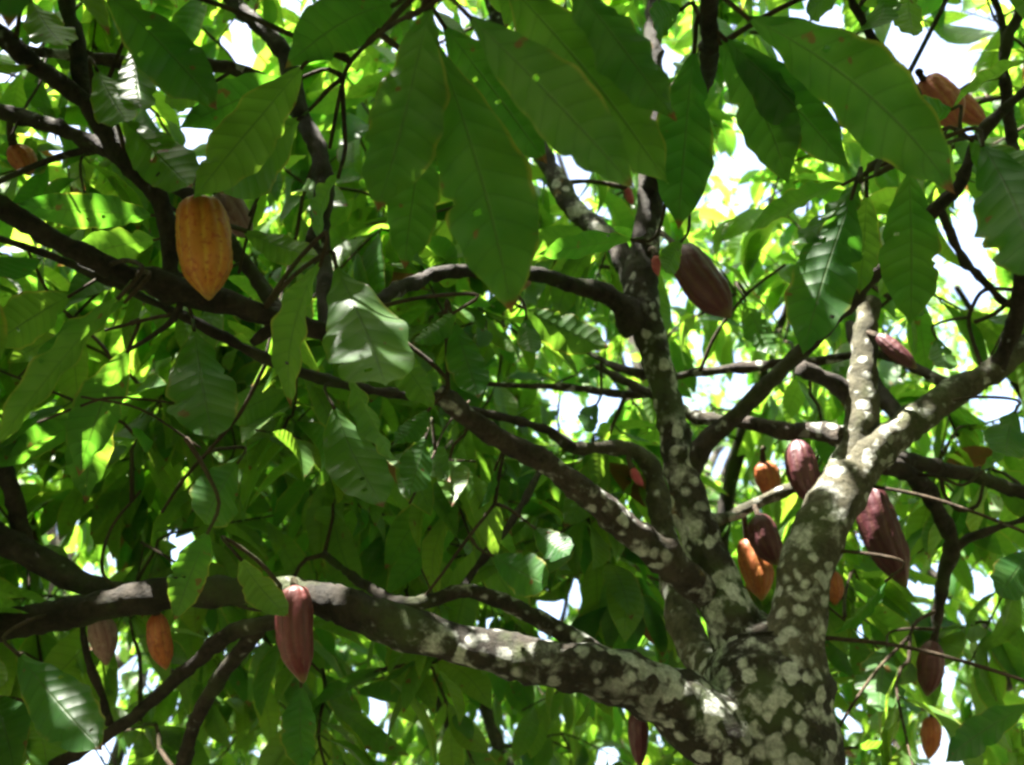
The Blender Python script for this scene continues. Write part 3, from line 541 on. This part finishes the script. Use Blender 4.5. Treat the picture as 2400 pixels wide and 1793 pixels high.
HL = [
 # cluster hanging from the twig at the top
 (1008, 5, 884, 495, 190, 1.18, 1.12, -18, .5, -.02, .12, .018),
 (1002, 270, 948, 632, 135, 1.36, 1.33, 10, .3, .0, .05),
 (1022, 100, 1199, 738, 246, 1.22, 1.10, 6, .35, .03, .10),
 (1036, 55, 1283, 385, 165, 1.42, 1.45, 10, .4, .02, .10, .02),
 (1090, 29, 1490, 445, 185, 1.10, 1.06, -10, .35, .0, .22),
 (1180, -50, 1566, 430, 235, 1.24, 1.24, 8, .4, .03, .30, .02),
 (1320, -60, 1586, 285, 140, 1.18, 1.16, 25, .5, .04, .12, .02),
 (930, 8, 668, 160, 150, 1.32, 1.45, 20, .6, -.03, .22),
 # cluster right of the upright limb
 (1628, 110, 1590, 540, 158, 1.50, 1.45, 8, .35, .0, .08),
 (1683, 92, 1848, 430, 158, 1.46, 1.42, -12, .4, .03, .08),
 (1694, 86, 1992, 398, 135, 1.44, 1.40, 18, .4, .04, .15),
 (1745, 38, 2240, 456, 200, 1.36, 1.25, -14, .5, .05, .10, .02),
 (1600, 20, 1530, 60, 90, 1.5, 1.5, 20, .4, 0, .1),
 (1990, -40, 1890, 30, 90, 1.5, 1.5, 20, .4, 0, .1),
 (2300, 335, 2430, 650, 215, 1.45, 1.35, 5, .4, .03, .05),
 (2270, 325, 2450, 430, 110, 1.55, 1.5, 25, .4, .0, .08),
 (2130, 395, 2134, 762, 148, 1.60, 1.55, 8, .35, .02, .05),
 (1998, 455, 1882, 832, 172, 1.58, 1.52, -6, .4, -.02, .10),
 (2032, 450, 2015, 690, 100, 1.72, 1.70, 10, .4, .02, .50),
 (2015, 420, 1856, 575, 78, 1.62, 1.6, -50, .5, .0, .05, .018),
 (1985, 428, 1752, 548, 48, 1.70, 1.75, 60, .6, .03, .10),
 (2235, 255, 2140, 290, 95, 1.95, 1.9, 20, .5, .0, .05),
 (2410, 140, 2225, 262, 44, 1.9, 1.95, 62, .4, .02, .30),
 (2128, -30, 2142, 86, 76, 2.0, 2.0, 15, .4, .0, .75),
 (2070, -30, 2030, 68, 66, 1.95, 1.9, -45, 1.2, .0, .35),
 (1600, 560, 1560, 640, 60, 2.0, 2.0, 20, .4, .0, .3),
 # left upper part
 (235, -30, 508, 255, 160, 1.35, 1.30, 12, .5, .04, .05),
 (715, 150, 452, 468, 150, 1.45, 1.38, -15, .4, -.02, .55),
 (690, 190, 420, 300, 110, 1.60, 1.62, 20, .5, .0, .15),
 (705, 275, 512, 450, 160, 1.62, 1.60, 12, .4, .02, .22),
 (285, 270, 450, 440, 140, 1.62, 1.60, 10, .4, .0, .42),
 (308, 110, 336, 258, 98, 1.66, 1.64, 10, .4, .0, .30),
 (225, 160, 300, 285, 120, 1.64, 1.64, 15, .4, .0, .34),
 (510, 190, 385, 240, 90, 1.66, 1.68, 25, .4, .0, .45),
 (365, 505, 18, 480, 92, 1.80, 1.85, 15, .5, .02, .05),
 (370, 560, 130, 625, 90, 1.90, 1.95, 25, .4, .0, .25),
 (566, 540, 750, 600, 75, 1.75, 1.7, 30, .4, .0, .55),
 (70, 0, 150, 105, 110, 1.66, 1.66, 20, .4, .0, .55),
 (785, 618, 905, 905, 225, 1.55, 1.45, 8, .4, .02, .40, .014),
 (752, 612, 684, 955, 82, 1.55, 1.50, 48, .5, -.03, .25),
 (795, 405, 752, 580, 40, 1.65, 1.6, 65, .5, .0, .20),
 (822, 880, 938, 1088, 82, 1.62, 1.58, 45, .6, .03, .25, .02, .2, 0.7),
 (905, 790, 1020, 958, 90, 1.72, 1.70, 20, .4, .02, .35),
 (1070, 728, 965, 805, 58, 1.80, 1.8, -40, .6, .0, .05),
 (1062, 750, 1122, 935, 100, 1.82, 1.80, 12, .4, .02, .02),
 (1232, 740, 1252, 830, 60, 2.1, 2.1, 12, .4, .0, .02),
 (1225, 720, 1430, 815, 100, 2.15, 2.15, 25, .4, .0, .18),
 (1488, 560, 1258, 598, 66, 2.0, 1.95, 30, .4, .02, .08),
 (285, 690, -20, 1060, 80, 1.45, 1.35, 50, .5, .03, .22),
 (300, 700, 60, 960, 70, 1.55, 1.5, 55, .5, -.02, .20),
 (303, 815, 184, 1118, 125, 1.72, 1.68, 15, .4, -.02, .08),
 (454, 768, 502, 1030, 175, 1.78, 1.75, 10, .4, .0, .20),
 (170, 690, -20, 810, 120, 1.75, 1.75, 20, .4, .0, .34),
 (250, 900, 200, 1180, 110, 1.95, 1.95, 20, .4, .0, .16),
 # lower part
 (490, 1240, 408, 1455, 92, 1.75, 1.72, 20, .5, .02, .12),
 (560, 1305, 678, 1446, 80, 1.78, 1.75, 25, .4, .0, .42),
 (40, 1530, 240, 1760, 150, 1.8, 1.75, 10, .4, .0, .02),
 (705, 1600, 712, 1810, 95, 2.0, 1.95, 15, .4, .0, .02),
 (1250, 1235, 1335, 1300, 84, 2.2, 2.2, 15, .4, .0, .02),
 (1150, 1300, 1285, 1370, 110, 2.1, 2.1, 10, .4, .0, .02),
 (2420, 1290, 2340, 1400, 95, 2.0, 2.0, 15, .4, .0, .05),
 (2082, 1356, 1955, 1484, 34, 2.1, 2.15, -60, .4, .0, .02),
 (2420, 1650, 2215, 1788, 80, 1.9, 1.85, 25, .4, .0, .05),
 (2000, 1750, 2115, 1772, 34, 2.3, 2.3, -50, .4, .0, .30),
 (2080, 1510, 2060, 1670, 120, 2.6, 2.6, 15, .4, .0, .15),
 (2380, 960, 2360, 1070, 100, 2.2, 2.2, 15, .4, .0, .05),
 (2297, 1108, 2390, 1040, 28, 2.3, 2.3, -50, .4, .0, .10),
 (1745, 700, 1816, 835, 74, 2.5, 2.5, 15, .4, .0, .15),
 (1400, 945, 1372, 1010, 60, 2.6, 2.6, 15, .4, .0, .02),
 (2195, 790, 2228, 868, 64, 2.6, 2.6, 15, .4, .0, .1),
 (1162, 1095, 1118, 1195, 28, 2.2, 2.2, -55, .4, .0, .05),
 (1010, 955, 922, 1040, 60, 1.9, 1.9, -30, .4, .0, .02),
 (1000, 1020, 960, 1160, 90, 2.1, 2.1, 15, .4, .0, .05),
 (780, 950, 900, 1190, 150, 1.95, 1.95, 20, .4, .0, .12),
 (560, 1080, 480, 1230, 130, 2.1, 2.1, 20, .4, .0, .05),
]
for h in HL: big_leaf(*h)

# ------------------------------------------------------------------ growing twigs and foliage
class Crown:
    def __init__(s, root, base, sp, sr):
        s.root, s.base = root, np.asarray(base, float); s.sp = [np.array(p) for p in sp]; s.sr = list(sr)
        s.leaves = []          # (variant, origin, x, y, z, length, tint)
        s.tw_v, s.tw_f, s.n = [], [], 0
    def add_tube(s, pts, rad, seg=5):
        p, r = resample(pts, rad, 0.07); V, Fc = tube(p, r, seg, 0.04, seed=s.n)
        k = sum(len(v) for v in s.tw_v[-1:]) and s.off; s.tw_v.append(V); s.tw_f.extend([tuple(i + s.off for i in f) for f in Fc]); s.off += len(V); s.n += 1
        return p, r
    off = 0
    def grow(s, centres, per=(9, 15), size=(.19, .33), droop=0.55, block=True, tries=2, maxlen=1.6):
        sk = np.array(s.sp); C = np.array(centres)
        d = np.array([np.min(((sk - c) ** 2).sum(1)) for c in C]); order = np.argsort(d)
        cap = len(sk) + len(C) * 3; SK = np.zeros((cap, 3)); SK[:len(sk)] = sk; n = len(sk)
        for ci in order:
            c = C[ci]; q = ((SK[:n] - c) ** 2).sum(1); k = np.argmin(q); a = SK[k].copy(); L = math.sqrt(q[k])
            if L > maxlen: continue
            dirn = unit(c - a + np.array([0, 0, .02])); b = (a + c) / 2 + rng.normal(0, .06, 3) * L + np.array([0, 0, .05]) * L
            tipd = unit(dirn * 0.7 + rng.normal(0, .45, 3) + np.array([0, 0, -.25])); tl = rng.uniform(.2, .4)
            tip = c + tipd * tl + np.array([0, 0, -.05])
            path = np.array([a, b, c, tip]); r0 = 0.0055 + 0.004 * L
            chk = np.array([a + (b - a) * t for t in (.3, .6, 1)] + [b + (c - b) * t for t in (.5, 1)] + [c + (tip - c) * t for t in (.5, 1)])
            if block and blocked(chk): continue
            p, r = s.add_tube(path, [r0, r0 * .8, r0 * .65, .0025])
            if n + 3 < cap:
                SK[n] = b; SK[n + 1] = c; SK[n + 2] = (c + tip) / 2; n += 3
            m = rng.integers(*per); side = unit(np.cross(tipd, [0, 0, 1]))
            for i in range(m):
                f = 0.30 + 0.7 * (i + rng.uniform(0, .6)) / m; f = min(f, 1); o = p[min(len(p) - 1, int(f * (len(p) - 1)))]
                for _ in range(tries):
                    sgn = 1 if i % 2 else -1
                    y = unit(tipd * rng.uniform(.3, 1) * (1 if f > .5 else .6) + side * sgn * rng.uniform(.3, 1.1) + np.array([0, 0, -droop * rng.uniform(.3, 1.9)]) + rng.normal(0, .22, 3))
                    nrm = np.array([0, 0, 1.0]) + rng.normal(0, .45, 3)
                    x, y, z = frame(y, nrm); l = rng.uniform(*size)
                    mid = o + y * l * .5; end = o + y * l * .98 - np.array([0, 0, .10]) * l
                    test = np.array([o + y * l * .2, mid, end, mid + x * l * .15, mid - x * l * .15, o + y * l * .75])
                    if block and blocked(test): continue
                    s.leaves.append((int(rng.integers(NVAR)), o, x, y, z, l, float(rng.uniform(0, .85)) if rng.uniform() > .012 else 2.0)); break
    def finish(s, nind=300):
        L = s.leaves
        if s.tw_v: 
            o = mesh_obj('twigs', np.vstack(s.tw_v), s.tw_f, MB_TWIG, s.root, origin=s.base); o['kind'] = 'stuff'
        s.split(nind)
    def split(s, nind):
        idx = sorted(range(len(s.leaves)), key=lambda i: -s.score.get(i, 0)) if hasattr(s, 'score') else list(range(len(s.leaves)))
        ind = [i for i in idx if hasattr(s, 'score') and s.score.get(i, 0) >= 2][:nind]; rest = sorted(set(range(len(s.leaves))) - set(ind))
        for i in ind:
            k, o, x, y, z, l, t = s.leaves[i]
            ob = bpy.data.objects.new('leaf', VMESH[k]); col.objects.link(ob); ob.parent = s.root
            m = Matrix.Identity(4); q = o + y * l * .09 - s.base
            for a in range(3): m[a][0], m[a][1], m[a][2], m[a][3] = x[a] * l, y[a] * l, z[a] * l, q[a]
            ob.matrix_local = m
        if rest:
            VV, FF, UU, TT, off = [], [], [], [], 0
            for i in rest:
                k, o, x, y, z, l, t = s.leaves[i]; V, Fc, UV, T = VARS[k]
                VV.append(V * l @ np.array([x, y, z]) + o + y * l * .09); FF.extend([tuple(j + off for j in f) for f in Fc]); UU.append(UV); TT.append(np.full(len(V), t)); off += len(V)
            ob = mesh_obj('foliage', np.vstack(VV), FF, MLEAF, s.root, True, {'tint': np.concatenate(TT)}, np.vstack(UU), origin=s.base); ob['kind'] = 'stuff'
def score_all(crowns):
    """How much of each leaf shows from the photograph's standpoint: front to back over a coarse grid."""
    items = []
    for ci, c in enumerate(crowns):
        c.score = {}
        for i, (k, o, x, y, z, l, t) in enumerate(c.leaves):
            d = (o + y * l * .5 - CAM) @ _f
            if d > .3: items.append((d, ci, i))
    items.sort(); occ = front > 0
    for d, ci, i in items:
        k, o, x, y, z, l, t = crowns[ci].leaves[i]
        tt = np.linspace(.05, .95, 14); uu = np.linspace(-.15, .15, 5)
        g_ = (o + (tt[:, None, None] * y + uu[None, :, None] * x * (1 - (2 * tt[:, None, None] - 1) ** 2)) * l).reshape(-1, 3)
        px, py, dd = project(g_); ok = (px >= 0) & (px < W) & (py >= 0) & (py < H) & (dd > .3)
        if not ok.any(): continue
        cells = set(zip((py[ok] / CELL).astype(int), (px[ok] / CELL).astype(int)))
        v = [c for c in cells if not occ[c]]; crowns[ci].score[i] = len(v)
        for c in v: occ[c] = True

# the cacao tree's own crown
main = Crown(tree, BASE, skel_p, skel_r)
cs = []
while len(cs) < 2450:
    c = np.array([rng.uniform(-3.8, 4.4), rng.uniform(-2.8, 4.9), rng.uniform(1.9, 6.8)])
    e = (c - np.array([0.3, 1.3, 4.2])) / np.array([4.0, 3.8, 2.4])
    if e @ e > 1: continue
    x, y, d = project(c[None])
    inside = -150 < x[0] < W + 150 and -150 < y[0] < H + 150 and d[0] > 0
    if inside and d[0] < 2.2: continue
    if np.linalg.norm(c - CAM) < 1.3: continue
    thin = np.clip((c[0] - 0.2) / 1.8, 0, 1) * np.clip((c[1] + .5) / 1.5, 0, 1)          # the crown is thinner on this side
    if rng.uniform() < 0.6 * thin: continue
    cs.append(c)
# extra sprays added higher up to shade the hanging leaves from the sun
for h in HL:
    if h[5] < 1.7 and h[1] < 900:
        for _ in range(3 if h[0] > 750 and h[1] < 300 else 0):
            c = P((h[0] + h[2]) / 2, (h[1] + h[3]) / 2, h[5]) + SUN * rng.uniform(.7, 2.6) + rng.normal(0, .22, 3)
            x, y, d = project(c[None])
            if not (-150 < x[0] < W + 150 and -250 < y[0] < H + 150 and 0 < d[0] < 2.2): cs.append(c)
# unseen low leaf clusters, added behind the standpoint to block light from there
for _ in range(420): cs.append(np.array([rng.uniform(-4.2, 4.2), rng.uniform(-3.6, -1.7), rng.uniform(0.8, 4.0)]))
main.grow(cs, size=(.15, .30), maxlen=1.9)

# neighbouring cacao trees
def back_tree(label, bx, by, hgt, spread, n, low, seed, cat='tree', size=(.16, .29)):
    rr = np.random.default_rng(seed); base = np.array([bx, by, 0.0])
    root = thing('cacao_tree', label, cat, base, 'cacao trees behind')
    fork = base + np.array([rr.uniform(-.1, .1), rr.uniform(-.1, .1), 1.3]); sp, sr = [], []
    p, r = resample([base - [0, 0, .05], base + [0, 0, .5], fork, fork + [0, 0, .25]], [.15, .11, .10, .07], .08); V, Fc = tube(p, r, 14, .08, seed=seed)
    mesh_obj('trunk', V, Fc, MB_SPOT, root, origin=base); sp.extend(p[-6:]); sr.extend(r[-6:])
    for k in range(5):
        a = 2 * math.pi * k / 5 + rr.uniform(-.4, .4); o = np.array([math.cos(a), math.sin(a), 0])
        pts = [fork, fork + o * spread * .22 + [0, 0, .4], fork + o * spread * .5 + [0, 0, hgt * .28], fork + o * spread * .8 + [0, 0, hgt * .45] + rr.normal(0, .15, 3)]
        p, r = resample(pts, [.07, .055, .04, .015], .08); V, Fc = tube(p, r, 10, .08, seed=seed + k)
        mesh_obj('limb', V, Fc, MB_DARK, root, origin=base); sp.extend(p[4::2]); sr.extend(r[4::2])
    cr = Crown(root, base, sp, sr); cs = []
    zc = (hgt + low) / 2; hz = (hgt - low) / 2
    while len(cs) < n:
        q = rr.uniform(-1, 1, 3)
        if q @ q > 1: continue
        cs.append(base + np.array([q[0] * spread, q[1] * spread, zc + q[2] * hz]))
    cr.grow(cs, size=size, maxlen=1.5); return cr
crowns = [main,
  back_tree('leafy cacao tree standing directly behind the lichen-blotched one', 0.4, 5.6, 7.0, 2.4, 470, 1.2, 11),
  back_tree('cacao tree with dark dense foliage behind the spreading limb with the crimson pod', -2.9, 5.2, 6.2, 2.2, 540, 1.1, 12),
  back_tree('sunlit cacao tree behind the branch-tip pod and the coral pods', 3.4, 5.4, 6.8, 2.3, 330, 1.1, 13),
  back_tree('far cacao tree glimpsed low through gaps in the dark foliage', -1.0, 8.8, 6.0, 2.6, 380, 1.0, 14),
  back_tree('far cacao tree glimpsed low beyond the lichen-covered trunk', 3.0, 8.6, 6.0, 2.5, 240, 1.0, 15),
  back_tree('cacao tree whose dim leaves show past the branches of the orange pod', -4.2, 2.4, 5.6, 2.2, 380, 1.0, 16),
  back_tree('cacao tree whose bright leaves show past the end of the pale forked limb', 4.5, 2.6, 5.4, 2.1, 170, 1.0, 17),
]
score_all(crowns)
for c in crowns: c.finish()

# tall shade trees far behind, seen pale and small through the openings
def far_tree(label, bx, by, hgt, rad, n, seed):
    rr = np.random.default_rng(seed); base = np.array([bx, by, 0.0]); root = thing('shade_tree', label, 'tree', base, 'tall shade trees far behind')
    p, r = resample([base - [0, 0, .1], base + [0.2, 0, hgt * .35], base + [0, 0.2, hgt * .8]], [.4, .3, .12], .5); V, Fc = tube(p, r, 12, .06, seed=seed); mesh_obj('trunk', V, Fc, MB_DARK, root, origin=base)
    lumps = [(base + np.array([rr.normal(0, rad * .45), rr.normal(0, rad * .45), hgt * rr.uniform(.45, .95)]), rr.uniform(.3, .5) * rad) for _ in range(16)]
    for c, q in lumps[:6]:
        p, r = resample([base + [0, 0, hgt * .4], (base + [0, 0, hgt * .5]) * .4 + c * .6, c], [.16, .1, .03], .5); V, Fc = tube(p, r, 8, .06); mesh_obj('limb', V, Fc, MB_DARK, root, origin=base)
    V0, F0, U0, T0 = leaf_shape(2, 2, .45, .5, .3, .0, 0, 0, 3, .5); VV, FF, UU, TT, off = [], [], [], [], 0
    for i in range(n):
        c, q = lumps[rr.integers(len(lumps))]; v = unit(rr.normal(size=3)) * q * rr.uniform(.5, 1) ** .5
        o = c + v
        px, py, _d = project(o[None])
        if (((px - _g[:, 0]) / _g[:, 2]) ** 2 + ((py - _g[:, 1]) / _g[:, 3]) ** 2 < .8).any(): continue
        x, y, z = frame(rr.normal(size=3) + [0, 0, -.5], rr.normal(0, .6, 3) + [0, 0, 1]); l = rr.uniform(.18, .4)
        VV.append(V0 * l @ np.array([x, y, z]) + o); FF.extend([tuple(j + off for j in f) for f in F0]); UU.append(U0); TT.append(np.full(len(V0), rr.uniform(.2, .9))); off += len(V0)
    ob = mesh_obj('crown', np.vstack(VV), FF, MLEAF, root, True, {'tint': np.concatenate(TT)}, np.vstack(UU), origin=base); ob['kind'] = 'stuff'
far_tree('tall pale shade tree showing beyond the forked greyish limb', 9.5, 15, 13, 4.2, 3800, 31)
far_tree('tall shade tree showing in gaps beyond the blackish upright limb', 2.6, 17, 16, 4.6, 3400, 32)
far_tree('tall shade tree showing in gaps beyond the spreading limb', -8.5, 16, 13, 4.2, 3000, 33)
far_tree('tall shade tree showing in gaps beyond the orange pod', -3.2, 20, 16, 4.6, 3000, 34)
print('leaves', [len(c.leaves) for c in crowns])
